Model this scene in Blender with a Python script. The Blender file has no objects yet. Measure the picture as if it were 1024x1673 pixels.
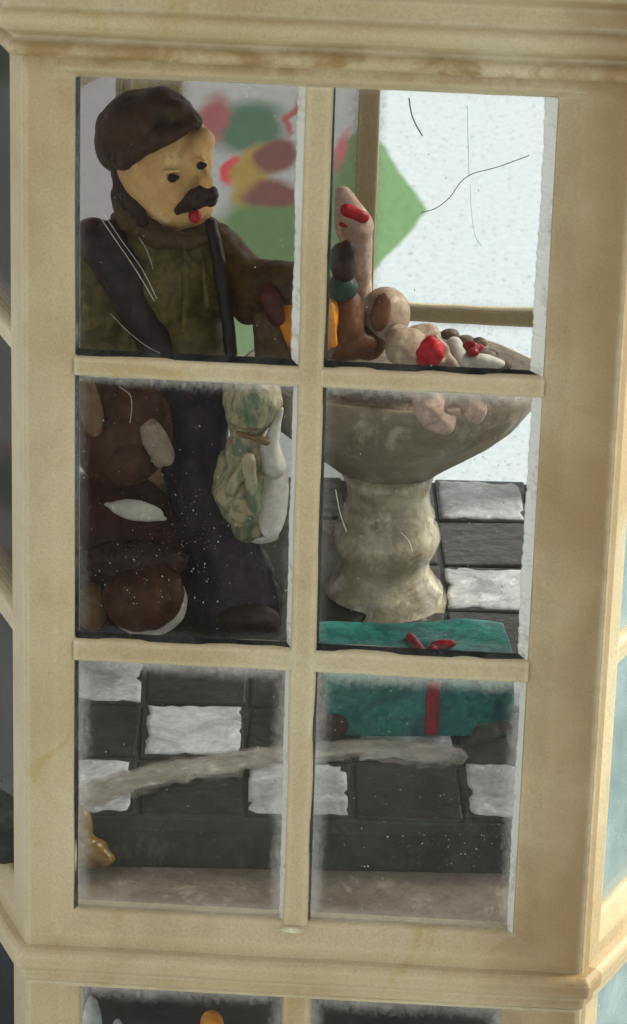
import bpy, bmesh, math, random
from mathutils import Vector, Matrix, noise
random.seed(11)
PI = math.pi
R_ = math.radians

# ------------------------------------------------------------------ scene, camera, light
sc = bpy.context.scene
COL = sc.collection
sc.unit_settings.system = 'METRIC'
sc.unit_settings.scale_length = 0.01          # one Blender unit is one centimetre
IW, IH, FPX = 1024.0, 1673.0, 6500.0
CC = Vector((1.78266, -36.94603, 22.26216))
CR = Vector((0.99777387, 0.06112559, 0.02666400))
CD = Vector((0.04965615, -0.41408437, -0.90888305))
CF = Vector((-0.04451487, 0.90818379, -0.41619782))
cam_d = bpy.data.cameras.new('camera')
cam = bpy.data.objects.new('camera', cam_d)
COL.objects.link(cam)
M = Matrix.Identity(4)
for i in range(3):
    M[i][0], M[i][1], M[i][2], M[i][3] = CR[i], -CD[i], -CF[i], CC[i]
cam.matrix_world = M
cam_d.sensor_width = 36.0
cam_d.lens = FPX / IH * 36.0
cam_d.clip_start = 1.0
cam_d.clip_end = 5000.0
sc.camera = cam
cam_d.dof.use_dof = True
cam_d.dof.focus_distance = 45.5
cam_d.dof.aperture_fstop = 1.9

SUN_EL, SUN_AZ = 42.0, 66.0                   # hazy sun from the right, behind the lantern
world = bpy.data.worlds.new('World')
sc.world = world
world.use_nodes = True
wn, wl = world.node_tree.nodes, world.node_tree.links
bg = wn['Background']
sky = wn.new('ShaderNodeTexSky')
sky.sky_type = 'NISHITA'
sky.sun_disc = False
sky.sun_elevation = R_(SUN_EL)
sky.sun_rotation = R_(SUN_AZ)
hs = wn.new('ShaderNodeHueSaturation')
hs.inputs['Saturation'].default_value = 0.18
wl.new(sky.outputs[0], hs.inputs['Color'])
wl.new(hs.outputs[0], bg.inputs['Color'])
bg.inputs['Strength'].default_value = 0.12
sun_d = bpy.data.lights.new('sun', 'SUN')
sun = bpy.data.objects.new('sun', sun_d)
COL.objects.link(sun)
sun_d.energy = 2.2
sun_d.angle = R_(22)
sun_d.color = (1.0, 0.965, 0.90)
az, el = R_(SUN_AZ), R_(SUN_EL)
sd = Vector((math.sin(az) * math.cos(el), math.cos(az) * math.cos(el), math.sin(el)))
sun.rotation_euler = sd.to_track_quat('Z', 'Y').to_euler()
sc.view_settings.view_transform = 'Standard'
sc.view_settings.look = 'None'
sc.view_settings.exposure = 1.12
sc.view_settings.gamma = 1.0
sc.cycles.transparent_max_bounces = 40
sc.cycles.max_bounces = 10
sc.cycles.diffuse_bounces = 6

# ------------------------------------------------------------------ helpers
def ray(px, py):
    return CF + CR * ((px - IW / 2) / FPX) + CD * ((py - IH / 2) / FPX)
def at(px, py, Y):
    v = ray(px, py)
    return CC + v * ((Y - CC.y) / v.y)
def onz(px, py, z):
    v = ray(px, py)
    return CC + v * ((z - CC.z) / v.z)
def kpx(Y):
    return (at(512, 800, Y) - CC).dot(CF) / FPX

def tag(o, label=None, cat=None, group=None, kind=None):
    if label: o['label'] = label
    if cat: o['category'] = cat
    if group: o['group'] = group
    if kind: o['kind'] = kind
    return o
def empty(name, loc, label=None, cat=None, group=None):
    o = bpy.data.objects.new(name, None)
    o.location = loc
    o.empty_display_size = 0.2
    COL.objects.link(o)
    return tag(o, label, cat, group)
WORLD_AT = {}
def link(name, me, mat, parent=None, smooth=True):
    """me holds world coordinates; the object keeps them under any parent."""
    o = bpy.data.objects.new(name, me)
    COL.objects.link(o)
    if mat is not None:
        me.materials.clear()
        for m in (mat if isinstance(mat, (list, tuple)) else [mat]):
            me.materials.append(m)
    if parent is not None:
        o.parent = parent
        p, inv = parent, Matrix.Identity(4)
        loc = Vector((0, 0, 0))
        while p is not None and p.type == 'EMPTY':
            loc += Vector(p.location)
            p = p.parent
        if parent.type == 'EMPTY':
            o.matrix_parent_inverse = Matrix.Translation(-loc)
    if smooth:
        me.shade_smooth()
    else:
        me.shade_flat()
    return o
def from_bm(name, bm, mat, parent=None, smooth=False):
    bmesh.ops.recalc_face_normals(bm, faces=bm.faces[:])
    me = bpy.data.meshes.new(name)
    bm.to_mesh(me)
    bm.free()
    return link(name, me, mat, parent, smooth)
def bevel(o, w, seg=2):
    m = o.modifiers.new('edge', 'BEVEL')
    m.width = w; m.segments = seg; m.limit_method = 'ANGLE'; m.angle_limit = R_(25)
    m.use_clamp_overlap = True
    return o

# organic shapes: a union of ellipsoids and tapered limbs, fused to one skin
def E(px, py, Y, rx, ry, rd=None, rot=0.0):
    return ('e', px, py, Y, rx, ry, rd if rd is not None else min(rx, ry), rot)
def L(px1, py1, Y1, r1, px2, py2, Y2, r2):
    return ('l', px1, py1, Y1, r1, px2, py2, Y2, r2)
def add_ell(bm, c, ax, ay, az_, sub=3):
    r = bmesh.ops.create_icosphere(bm, subdivisions=sub, radius=1.0)
    for v in r['verts']:
        p = v.co.copy()
        v.co = c + ax * p.x + ay * p.y + az_ * p.z
def prim(bm, q):
    if q[0] == 'e':
        _, px, py, Y, rx, ry, rd, rot = q
        k = kpx(Y); a = R_(rot)
        r = CR * math.cos(a) + CD * math.sin(a)
        u = -CR * math.sin(a) + CD * math.cos(a)
        add_ell(bm, at(px, py, Y), r * (rx * k), u * (ry * k), CF * (rd * k))
    else:
        _, x1, y1, Y1, r1, x2, y2, Y2, r2 = q
        a, b = at(x1, y1, Y1), at(x2, y2, Y2)
        ra, rb = r1 * kpx(Y1), r2 * kpx(Y2)
        n = max(5, int((b - a).length / (0.3 * min(ra, rb))) + 1)
        for i in range(n):
            t = i / (n - 1)
            r = ra + (rb - ra) * t
            add_ell(bm, a.lerp(b, t), Vector((r, 0, 0)), Vector((0, r, 0)), Vector((0, 0, r)), 2)
def blob(name, prims, mat, parent=None, vox=0.035, rough=0.010, freq=5.0, smooth=4):
    bm = bmesh.new()
    for q in prims:
        prim(bm, q)
    me = bpy.data.meshes.new(name)
    bm.to_mesh(me); bm.free()
    t = bpy.data.objects.new('tmp', me)
    COL.objects.link(t)
    m = t.modifiers.new('r', 'REMESH'); m.mode = 'VOXEL'; m.voxel_size = vox
    s = t.modifiers.new('s', 'SMOOTH'); s.iterations = smooth; s.factor = 0.5
    dg = bpy.context.evaluated_depsgraph_get()
    me2 = bpy.data.meshes.new_from_object(t.evaluated_get(dg))
    bpy.data.objects.remove(t); bpy.data.meshes.remove(me)
    if rough:
        off = Vector((random.random() * 50, random.random() * 50, 0))
        nr = [v.normal.copy() for v in me2.vertices]
        for v, n in zip(me2.vertices, nr):
            d = noise.noise(v.co * min(freq, .24 / vox) + off) * rough + noise.noise(v.co * min(freq * 2.1, .30 / vox) + off) * rough * 0.3
            v.co += n * d
    me2.name = name
    return link(name, me2, mat, parent)
def tube(bm, pts, rad, seg=8, flat=1.0, up=Vector((0, 0, 1))):
    n = len(pts); rings = []
    for i in range(n):
        t = (pts[min(i + 1, n - 1)] - pts[max(i - 1, 0)]).normalized()
        s = t.cross(up)
        if s.length < 1e-5: s = t.cross(Vector((1, 0, 0)))
        s.normalize(); u = s.cross(t).normalized()
        r = rad(i / (n - 1)) if callable(rad) else rad
        rings.append([bm.verts.new(pts[i] + s * (math.cos(2 * PI * j / seg) * r) + u * (math.sin(2 * PI * j / seg) * r * flat)) for j in range(seg)])
    for a, b in zip(rings, rings[1:]):
        for j in range(seg):
            bm.faces.new((a[j], a[(j + 1) % seg], b[(j + 1) % seg], b[j]))
    bm.faces.new(rings[0][::-1]); bm.faces.new(rings[-1])
def spline(pts, n):
    out = []
    P = [pts[0]] + list(pts) + [pts[-1]]
    for i in range(n):
        s = i / (n - 1) * (len(pts) - 1)
        k = min(int(s), len(pts) - 2); t = s - k
        a, b, c, d = P[k], P[k + 1], P[k + 2], P[k + 3]
        out.append(0.5 * ((2 * b) + (c - a) * t + (2 * a - 5 * b + 4 * c - d) * t * t + (3 * b - a - 3 * c + d) * t ** 3))
    return out
def lathe(name, c, prof, mat, parent, seg=64, oy=1.0, wob=0.0):
    """prof: (radius, z) from bottom to top about the vertical through c."""
    bm = bmesh.new(); rings = []
    for r, z in prof:
        ring = []
        for j in range(seg):
            a = 2 * PI * j / seg
            p = Vector((c.x + math.cos(a) * r, c.y + math.sin(a) * r * oy, z))
            if wob:
                w = noise.noise(p * 2.3) * wob
                p.x += math.cos(a) * w; p.y += math.sin(a) * w; p.z += noise.noise(p * 2.1 + Vector((9, 3, 1))) * wob * 0.6
            ring.append(bm.verts.new(p))
        rings.append(ring)
    for a, b in zip(rings, rings[1:]):
        for j in range(seg):
            bm.faces.new((a[j], a[(j + 1) % seg], b[(j + 1) % seg], b[j]))
    bm.faces.new(rings[0][::-1]); bm.faces.new(rings[-1])
    return from_bm(name, bm, mat, parent, True)
def hexa(bm, corners):
    """eight corners: bottom four then top four, same order."""
    v = [bm.verts.new(c) for c in corners]
    for f in ((3, 2, 1, 0), (4, 5, 6, 7), (0, 1, 5, 4), (1, 2, 6, 5), (2, 3, 7, 6), (3, 0, 4, 7)):
        bm.faces.new([v[i] for i in f])
def box(bm, x0, x1, y0, y1, z0, z1):
    hexa(bm, [Vector(p) for p in ((x0, y0, z0), (x1, y0, z0), (x1, y1, z0), (x0, y1, z0), (x0, y0, z1), (x1, y0, z1), (x1, y1, z1), (x0, y1, z1))])

# ------------------------------------------------------------------ materials
def lin(c):
    return tuple(((x / 255) / 12.92 if x / 255 <= 0.04045 else ((x / 255 + 0.055) / 1.055) ** 2.4) for x in c) + (1.0,)
class NT:
    def __init__(self, name):
        self.m = bpy.data.materials.new(name)
        self.m.use_nodes = True
        self.n, self.l = self.m.node_tree.nodes, self.m.node_tree.links
        self.b = self.n['Principled BSDF']
        self.out = self.n['Material Output']
        tc = self.n.new('ShaderNodeTexCoord')
        self.obj, self.gen = tc.outputs['Object'], tc.outputs['Generated']
    def noise(self, scale, detail=4, rough=0.55, vec=None, dist=0.0, stretch=None):
        v = vec or self.obj
        if stretch:
            mp = self.n.new('ShaderNodeMapping'); mp.inputs['Scale'].default_value = stretch
            self.l.new(v, mp.inputs['Vector']); v = mp.outputs[0]
        t = self.n.new('ShaderNodeTexNoise')
        t.inputs['Scale'].default_value = scale; t.inputs['Detail'].default_value = detail
        t.inputs['Roughness'].default_value = rough; t.inputs['Distortion'].default_value = dist
        self.l.new(v, t.inputs['Vector'])
        return t.outputs['Fac']
    def ramp(self, fac, a, b, ca=(0, 0, 0, 1), cb=(1, 1, 1, 1)):
        r = self.n.new('ShaderNodeValToRGB')
        r.color_ramp.elements[0].position = a; r.color_ramp.elements[1].position = b
        r.color_ramp.elements[0].color = ca; r.color_ramp.elements[1].color = cb
        self.l.new(fac, r.inputs['Fac'])
        return r.outputs['Color']
    def mix(self, fac, a, b, mode='MIX'):
        x = self.n.new('ShaderNodeMix'); x.data_type = 'RGBA'; x.blend_type = mode
        for s, v in ((x.inputs[0], fac), (x.inputs[6], a), (x.inputs[7], b)):
            if isinstance(v, (int, float)): s.default_value = v
            elif isinstance(v, tuple): s.default_value = v
            else: self.l.new(v, s)
        return x.outputs[2]
    def math(self, op, a, b=0.0, clamp=False):
        x = self.n.new('ShaderNodeMath'); x.operation = op; x.use_clamp = clamp
        for s, v in ((x.inputs[0], a), (x.inputs[1], b)):
            if isinstance(v, (int, float)): s.default_value = v
            else: self.l.new(v, s)
        return x.outputs[0]
    def bump(self, h, strength=0.3, dist=0.02):
        b = self.n.new('ShaderNodeBump')
        b.inputs['Strength'].default_value = strength; b.inputs['Distance'].default_value = dist
        self.l.new(h, b.inputs['Height'])
        self.l.new(b.outputs[0], self.b.inputs['Normal'])
    def color(self, c):
        self.l.new(c, self.b.inputs['Base Color'])

def paint(name, c, c2=None, rough=0.42, scale=3.0, amount=(0.42, 0.62), bump=0.35, spec=0.5, grime=0.25, coat=0.0):
    """hand-painted resin: two colours in patches, brush grain, grime in spots."""
    t = NT(name)
    a = lin(c); b = lin(c2) if c2 else tuple(x * 0.62 for x in a[:3]) + (1,)
    f = t.ramp(t.noise(scale, 7, 0.68, dist=0.8), amount[0], amount[1])
    col = t.mix(f, a, b)
    up = t.ramp(t.noise(scale * 2.3, 6, 0.7, dist=0.4, stretch=(1, 1, 0.6)), 0.56, 0.68)
    col = t.mix(t.math('MULTIPLY', up, 0.8), col, tuple(min(0.9, x * 1.55 + 0.004) for x in a[:3]) + (1,))
    g = t.ramp(t.noise(scale * 5, 5, 0.75), 0.45, 0.72)
    col = t.mix(t.math('MULTIPLY', g, min(1, grime * 2.0)), col, tuple(x * 0.38 for x in b[:3]) + (1,))
    t.color(col)
    t.b.inputs['Roughness'].default_value = rough
    t.b.inputs['Specular IOR Level'].default_value = spec * 0.35
    if coat:
        t.b.inputs['Coat Weight'].default_value = coat; t.b.inputs['Coat Roughness'].default_value = 0.12
    t.bump(t.math('ADD', t.noise(4.5, 3, 0.55), t.math('MULTIPLY', t.noise(22, 3, 0.6), 0.12)), bump * 0.8, 0.03)
    return t.m

def plastic():
    t = NT('yellowed cream plastic')
    base = t.mix(t.ramp(t.noise(0.45, 3, 0.5), 0.35, 0.68), lin((194, 179, 141)), lin((178, 157, 114)))
    st = t.ramp(t.noise(0.5, 6, 0.58, dist=0.7), 0.52, 0.80)
    base = t.mix(t.math('MULTIPLY', st, 0.6), base, lin((140, 112, 66)))
    fl = t.ramp(t.noise(5.5, 6, 0.7, dist=0.5), 0.55, 0.74)
    base = t.mix(t.math('MULTIPLY', fl, 0.3), base, lin((186, 171, 131)))
    yl = t.ramp(t.noise(1.4, 5, 0.62, dist=0.8), 0.60, 0.76)
    base = t.mix(t.math('MULTIPLY', yl, 0.6), base, lin((168, 140, 66)))
    dk = t.ramp(t.noise(2.4, 8, 0.72), 0.66, 0.80)
    base = t.mix(t.math('MULTIPLY', dk, 0.4), base, lin((92, 68, 38)))
    # browner towards the right post, and the rusty run under the cornice
    sx = t.n.new('ShaderNodeSeparateXYZ'); t.l.new(t.obj, sx.inputs[0])
    wv = t.math('MULTIPLY', t.math('SUBTRACT', t.noise(0.7, 4, 0.6), 0.5), 1.6)
    pr_ = t.math('MULTIPLY', t.math('SUBTRACT', t.math('ADD', sx.outputs[0], wv), 1.9, True), t.math('LESS_THAN', sx.outputs[1], 0.16))
    base = t.mix(t.math('MULTIPLY', pr_, 0.75), base, lin((136, 108, 66)))
    zb_ = t.math('SUBTRACT', 1.0, t.math('MULTIPLY', t.math('ABSOLUTE', t.math('SUBTRACT', t.math('ADD', sx.outputs[2], t.math('MULTIPLY', wv, 0.12)), 10.16)), 3.6), True)
    ru = t.math('MULTIPLY', zb_, t.ramp(t.noise(1.3, 6, 0.68, dist=0.5), 0.40, 0.56))
    base = t.mix(t.math('MULTIPLY', ru, 0.95), base, lin((136, 100, 34)))
    gr = t.noise(38, 3, 0.7)
    base = t.mix(t.math('MULTIPLY', t.ramp(gr, 0.4, 0.75), 0.3), base, lin((104, 80, 50)))
    # edges paler: where the rounded normal leaves the face normal
    bv = t.n.new('ShaderNodeBevel'); bv.samples = 6; bv.inputs['Radius'].default_value = 0.10
    ge = t.n.new('ShaderNodeNewGeometry')
    dp = t.n.new('ShaderNodeVectorMath'); dp.operation = 'DOT_PRODUCT'
    t.l.new(bv.outputs[0], dp.inputs[0]); t.l.new(ge.outputs['Normal'], dp.inputs[1])
    ed = t.ramp(t.math('SUBTRACT', 1.0, dp.outputs['Value']), 0.006, 0.12)
    ed = t.math('MULTIPLY', ed, t.ramp(t.noise(3.0, 5, 0.7), 0.25, 0.6))
    base = t.mix(t.math('MULTIPLY', ed, 0.8), base, lin((214, 208, 176)))
    t.color(base)
    t.b.inputs['Roughness'].default_value = 0.46
    t.b.inputs['Subsurface Weight'].default_value = 0.35
    t.b.inputs['Subsurface Radius'].default_value = (1.0, 0.7, 0.35)
    t.b.inputs['Subsurface Scale'].default_value = 0.08
    t.b.inputs['Specular IOR Level'].default_value = 0.35
    h = t.math('ADD', t.math('MULTIPLY', t.noise(2.2, 4, 0.5), 1.5), t.math('MULTIPLY', t.noise(16, 5, 0.65), 0.45))
    t.bump(h, 0.45, 0.05)
    return t.m
PLASTIC = plastic()

def glass(name, film, edge_top, edge_side, edge_w=0.11, tint=(0.985, 0.99, 0.98), dust=(224, 220, 208)):
    """thin clear pane: straight-through light, a Fresnel sheen, and a film of dust or reflection colour thicker at the rims."""
    t = NT(name)
    n, l = t.n, t.l
    n.remove(t.b)
    tr = n.new('ShaderNodeBsdfTransparent'); tr.inputs[0].default_value = tint + (1,)
    gl = n.new('ShaderNodeBsdfGlossy'); gl.inputs['Roughness'].default_value = 0.06
    fr = n.new('ShaderNodeFresnel'); fr.inputs['IOR'].default_value = 1.10
    m1 = n.new('ShaderNodeMixShader')
    l.new(fr.outputs[0], m1.inputs[0]); l.new(tr.outputs[0], m1.inputs[1]); l.new(gl.outputs[0], m1.inputs[2])
    df = n.new('ShaderNodeBsdfDiffuse'); df.inputs[0].default_value = lin(dust)  # film colour
    sp = n.new('ShaderNodeSeparateXYZ'); l.new(t.gen, sp.inputs[0])
    x = t.math('MULTIPLY', t.math('MINIMUM', sp.outputs[0], t.math('SUBTRACT', 1.0, sp.outputs[0])), 2.3)
    zt = t.math('MULTIPLY', t.math('SUBTRACT', 1.0, sp.outputs[2]), 3.0)
    zb = t.math('MULTIPLY', sp.outputs[2], 3.0)
    jit = t.math('MULTIPLY', t.math('SUBTRACT', t.noise(26, 4, 0.75, stretch=(1, 1, 0.5)), 0.5), 0.28)
    jit2 = t.math('MULTIPLY', t.math('SUBTRACT', t.noise(2.2, 3, 0.6), 0.5), 0.16)
    def fall(d, w, s):
        d = t.math('ADD', t.math('ADD', d, jit), jit2)
        e = t.math('SUBTRACT', 1.0, t.math('DIVIDE', d, w), True)
        return t.math('MULTIPLY', t.math('POWER', e, 1.4), s)
    f = t.math('MAXIMUM', fall(zt, edge_w + 0.10, edge_top), fall(x, edge_w + 0.09, edge_side))
    f = t.math('MAXIMUM', f, fall(zb, edge_w + 0.07, edge_side * 0.6))
    cl = t.math('MULTIPLY', t.ramp(t.noise(1.1, 5, 0.6), 0.3, 0.75), film * 1.2)
    sc_ = t.math('MULTIPLY', t.ramp(t.noise(30, 2, 0.8, stretch=(1.0, 1.0, 0.30)), 0.70, 0.80), film * 3.0)
    f = t.math('ADD', t.math('ADD', f, cl), t.math('ADD', sc_, film * 0.35), True)
    m2 = n.new('ShaderNodeMixShader')
    l.new(f, m2.inputs[0]); l.new(m1.outputs[0], m2.inputs[1]); l.new(df.outputs[0], m2.inputs[2])
    l.new(m2.outputs[0], t.out.inputs['Surface'])
    return t.m
G_ROW = [glass('dusty pane glass bottom row', 0.017, 0.42, 0.36, 0.12),
         glass('dusty pane glass middle row', 0.005, 0.40, 0.10, 0.07),
         glass('pane glass top row', 0.004, 0.12, 0.06, 0.04)]
G_FAR = glass('far pane glass', 0.004, 0.25, 0.25, 0.06)
G_HAZY = glass('cloudy far pane glass', 0.07, 0.3, 0.3, 0.10, (0.64, 0.62, 0.60))
G_MAUVE = glass('mauve smoked side pane glass', 0.03, 0.3, 0.3, 0.10, (0.60, 0.56, 0.555))
G_LEFT = glass('dingy side pane glass', 0.05, 0.3, 0.3, 0.08, (0.9, 0.9, 0.88), (140, 132, 116))
G_SIDE = glass('side pane glass greyed for reflection', 0.34, 0.3, 0.3, 0.08, (0.95, 0.96, 0.96), (176, 196, 192))  # grey-teal film colour stands in for the reflection on the right side panes

def cloth_mat():
    """white tablecloth with a repeated leaf-and-berry print."""
    t = NT('printed tablecloth')
    n, l = t.n, t.l
    sp = n.new('ShaderNodeSeparateXYZ'); l.new(t.obj, sp.inputs[0])
    wx = t.math('SUBTRACT', t.math('FLOORED_MODULO', t.math('ADD', sp.outputs[0], 9.0), 16.0), 9.0)
    wy = t.math('ADD', t.math('FLOORED_MODULO', t.math('SUBTRACT', sp.outputs[1], 24.0), 26.0), 24.0)
    nx = t.math('MULTIPLY', t.math('SUBTRACT', t.noise(0.8, 3, 0.5), 0.5), 0.8)
    ny = t.math('MULTIPLY', t.math('SUBTRACT', t.noise(0.6, 3, 0.5, vec=t.obj), 0.5), 1.6)
    col = t.mix(t.ramp(t.noise(6, 4, 0.6), 0.35, 0.7), lin((176, 183, 185)), lin((164, 172, 175)))
    fl = t.math('MULTIPLY', t.ramp(t.noise(8.5, 3, 0.75, stretch=(1.0, 0.5, 1)), 0.58, 0.68), 0.65)
    col = t.mix(fl, col, lin((96, 106, 110)))
    def motif(col, cx, cy, rx, ry, c, soft=0.35, rot=0.0, jit=1.0, rnd=0):
        dx = t.math('SUBTRACT', t.math('ADD', wx, t.math('MULTIPLY', nx, jit)), cx); dy = t.math('SUBTRACT', t.math('ADD', wy, t.math('MULTIPLY', ny, jit)), cy)
        ca, sa = math.cos(R_(rot)), math.sin(R_(rot))
        u = t.math('ADD', t.math('MULTIPLY', dx, ca / rx), t.math('MULTIPLY', dy, sa / rx))
        v = t.math('ADD', t.math('MULTIPLY', dx, -sa / ry), t.math('MULTIPLY', dy, ca / ry))
        # a leaf: the sum of the two distances gives a pointed outline
        d = t.math('SQRT', t.math('ADD', t.math('MULTIPLY', u, u), t.math('MULTIPLY', v, v))) if rnd else t.math('ADD', t.math('ABSOLUTE', u), t.math('ABSOLUTE', v))
        f = t.ramp(t.math('SUBTRACT', 1.0 + soft * 0.5, d), 0.0, soft)
        g = t.mix(t.ramp(t.noise(3.0, 5, 0.7, stretch=(2.2, 0.5, 1)), 0.35, 0.7), lin(c), tuple(min(1, q * 1.35) for q in lin(c)[:3]) + (1,))
        return t.mix(f, col, g)
    GREEN, DGREEN, RED, MAR, OCH, TEAL = (84, 116, 72), (64, 100, 80), (190, 56, 66), (104, 60, 58), (150, 130, 62), (150, 178, 176)
    def pix(px, py, rx, ry):
        c = onz(px, py, -6.0); e = onz(px + rx, py, -6.0); f = onz(px, py - ry, -6.0)
        return c.x, c.y, abs(e.x - c.x), abs(f.y - c.y)
    col = motif(col, -1.35, 39.7, 1.55, 5.5, GREEN, 0.07, jit=0.25)
    for q, c, so, ro in (((430, 400, 95, 85), GREEN, .35, 1), ((405, 530, 60, 60), (120, 150, 110), .5, 1), ((405, 205, 62, 42), DGREEN, .5, 1), ((345, 195, 24, 40), (140, 78, 82), .7, 1),
                         ((375, 278, 15, 24), RED, .5, 1), ((412, 285, 34, 54), OCH, .4, 1), ((450, 255, 36, 30), MAR, .4, 1), ((445, 320, 44, 26), MAR, .5, 1), ((478, 190, 7, 30), (150, 70, 76), .9, 1), ((560, 245, 9, 30), (170, 90, 96), .9, 1)):
        cx, cy, rx, ry = pix(*q)
        col = motif(col, cx, cy, rx, ry, c, so, 0.0, 0.8, ro)
    col = motif(col, 4.6, 41.5, 1.3, 5.5, TEAL, 0.8)
    col = motif(col, 4.6, 35.5, 0.9, 1.6, (214, 180, 184), 0.8)
    t.color(col)
    t.b.inputs['Roughness'].default_value = 0.85
    t.bump(t.noise(14, 4, 0.6), 0.25, 0.03)
    return t.m

M_TILE_L = paint('pale grey tile paint', (204, 205, 205), (158, 160, 160), 0.5, 1.6, (0.42, 0.62), 0.9, 0.4, 0.20)
M_TILE_D = paint('charcoal tile paint', (62, 58, 50), (44, 42, 38), 0.36, 2.2, (0.38, 0.66), 1.1, 0.5, 0.25)
M_BASE_D = paint('dark green grey base paint', (62, 64, 56), (50, 51, 46), 0.5, 1.6, (0.4, 0.66), 0.4, 0.4, 0.2)
M_LEDGE = paint('mauve brown stained floor', (168, 152, 136), (138, 122, 108), 0.5, 1.3, (0.36, 0.66), 0.4, 0.4, 0.25)
M_STRIP = paint('pale reflection smear', (166, 160, 150), (138, 132, 122), 0.7, 2.0, (0.4, 0.66), 0.7, 0.3, 0.15)
M_AMBER = paint('amber glue', (128, 98, 42), (92, 66, 24), 0.2, 3.0, (0.4, 0.7), 0.3, 0.6, 0.2)

# ------------------------------------------------------------------ setting
TZ = -6.0
bm = bmesh.new()
bmesh.ops.create_grid(bm, x_segments=40, y_segments=40, size=600)
for v in bm.verts: v.co.z = TZ
table = from_bm('table', bm, cloth_mat(), None, True)
tag(table, 'white tablecloth printed with green leaves under the lantern', 'tablecloth', None, 'structure')

# ------------------------------------------------------------------ lantern
lantern = empty('lantern', (0, 5.45, TZ), 'yellowed cream plastic lantern with windowed sides housing a toymaker scene', 'lantern')
PL = [Vector((-3, 0, 0)), Vector((3, 0, 0)), Vector((5.54, 5.44, 0)), Vector((3, 10.9, 0)), Vector((-3, 10.9, 0)), Vector((-5.54, 5.44, 0))]
def outset(d):
    n = len(PL); out = []
    for i in range(n):
        a = (PL[i] - PL[i - 1]).normalized(); b = (PL[(i + 1) % n] - PL[i]).normalized()
        na, nb = Vector((a.y, -a.x, 0)), Vector((b.y, -b.x, 0))
        m = (na + nb).normalized()
        out.append(PL[i] + m * (d / m.dot(na)))
    return out
def moulding(name, prof, parent, seg=10, wob=0.012):
    """a mitred band round the lantern; prof is a closed loop of (outset, z)."""
    bm = bmesh.new(); rings = []
    for d, z in prof:
        c = outset(d); ring = []
        for i in range(6):
            for s in range(seg):
                p = c[i].lerp(c[(i + 1) % 6], s / seg)
                p.z = z + noise.noise(Vector((p.x * 0.9, p.y * 0.9, z * 1.3))) * wob
                ring.append(bm.verts.new(p))
        rings.append(ring)
    m = len(rings[0])
    for k in range(len(rings)):
        a, b = rings[k], rings[(k + 1) % len(rings)]
        for j in range(m):
            bm.faces.new((a[j], a[(j + 1) % m], b[(j + 1) % m], b[j]))
    o = from_bm(name, bm, PLASTIC, parent, False)
    return bevel(o, 0.022, 3)

class Side:
    def __init__(self, i):
        a, b = PL[i], PL[(i + 1) % 6]
        self.mid = (a + b) * 0.5; self.t = (b - a).normalized(); self.n = Vector((self.t.y, -self.t.x, 0))
        self.h = (b - a).length / 2
    def p(self, u, w, z):
        return self.mid + self.t * u + self.n * w + Vector((0, 0, z))
def ring_frame(name, S, u0, u1, z0, z1, ou0, ou1, oz0, oz1, bl, br, bb, bt, wi=-0.14, wb=-0.36, parent=None):
    loops = [(u0, u1, z0, z1, 0.0), (ou0 - bl, ou1 + br, oz0 - bb, oz1 + bt, 0.0), (ou0, ou1, oz0, oz1, wi),
             (ou0 + .012, ou1 - .012, oz0 + .012, oz1 - .012, wb), (u0, u1, z0, z1, wb)]
    bm = bmesh.new(); R = []
    N = 14
    for a, b, c, d, w in loops:
        pts = []
        for (p, q), (r, s) in zip(((a, c), (b, c), (b, d), (a, d)), ((b, c), (b, d), (a, d), (a, c))):
            for k in range(N):
                tt = k / N
                pts.append((p + (r - p) * tt, q + (s - q) * tt))
        ring = []
        for uu, zz in pts:
            q = S.p(uu, w, zz)
            if -0.3 < w < -0.05:
                q += S.t * (noise.noise(q * 1.9) * 0.018) + Vector((0, 0, noise.noise(q * 2.3 + Vector((4, 4, 4))) * 0.018))
            ring.append(bm.verts.new(q))
        R.append(ring)
    m = len(R[0])
    for k in range(len(R)):
        a, b = R[k], R[(k + 1) % len(R)]
        for j in range(m):
            bm.faces.new((a[j], a[(j + 1) % m], b[(j + 1) % m], b[j]))
    return bevel(from_bm(name, bm, PLASTIC, parent, False), 0.03, 3)
def bar(name, S, u0, u1, z0, z1, wf, wb, cham, axis, parent, n=16):
    """a glazing bar: flat face with softened shoulders, slightly uneven as moulded."""
    bm = bmesh.new(); rings = []
    for k in range(n + 1):
        t = k / n
        if axis == 'z':
            z = z0 + (z1 - z0) * t
            pr = [(u0, wb), (u0, wf - cham), (u0 + cham * .55, wf), (u1 - cham * .55, wf), (u1, wf - cham), (u1, wb)]
            pts = [(S.p(u, w, z)) for u, w in pr]
        else:
            u = u0 + (u1 - u0) * t
            pr = [(z0, wb), (z0, wf - cham), (z0 + cham * .55, wf), (z1 - cham * .55, wf), (z1, wf - cham), (z1, wb)]
            pts = [(S.p(u, w, z)) for z, w in pr]
        ring = []
        for q in pts:
            d = noise.noise(q * 2.7 + Vector((7, 1, 2))) * 0.014
            q = q + (S.t * d if axis == 'z' else Vector((0, 0, d)))
            ring.append(bm.verts.new(q))
        rings.append(ring)
    for a, b in zip(rings, rings[1:]):
        for j in range(6):
            bm.faces.new((a[j], a[(j + 1) % 6], b[(j + 1) % 6], b[j]))
    bm.faces.new(rings[0][::-1]); bm.faces.new(rings[-1])
    return bevel(from_bm(name, bm, PLASTIC, parent, False), 0.02, 2)
def pane(S, u0, u1, z0, z1, w, mat, parent):
    bm = bmesh.new()
    hexa(bm, [S.p(u0, w, z0), S.p(u1, w, z0), S.p(u1, w - .05, z0), S.p(u0, w - .05, z0),
              S.p(u0, w, z1), S.p(u1, w, z1), S.p(u1, w - .05, z1), S.p(u0, w - .05, z1)])
    return from_bm('pane', bm, mat, parent, False)

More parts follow.
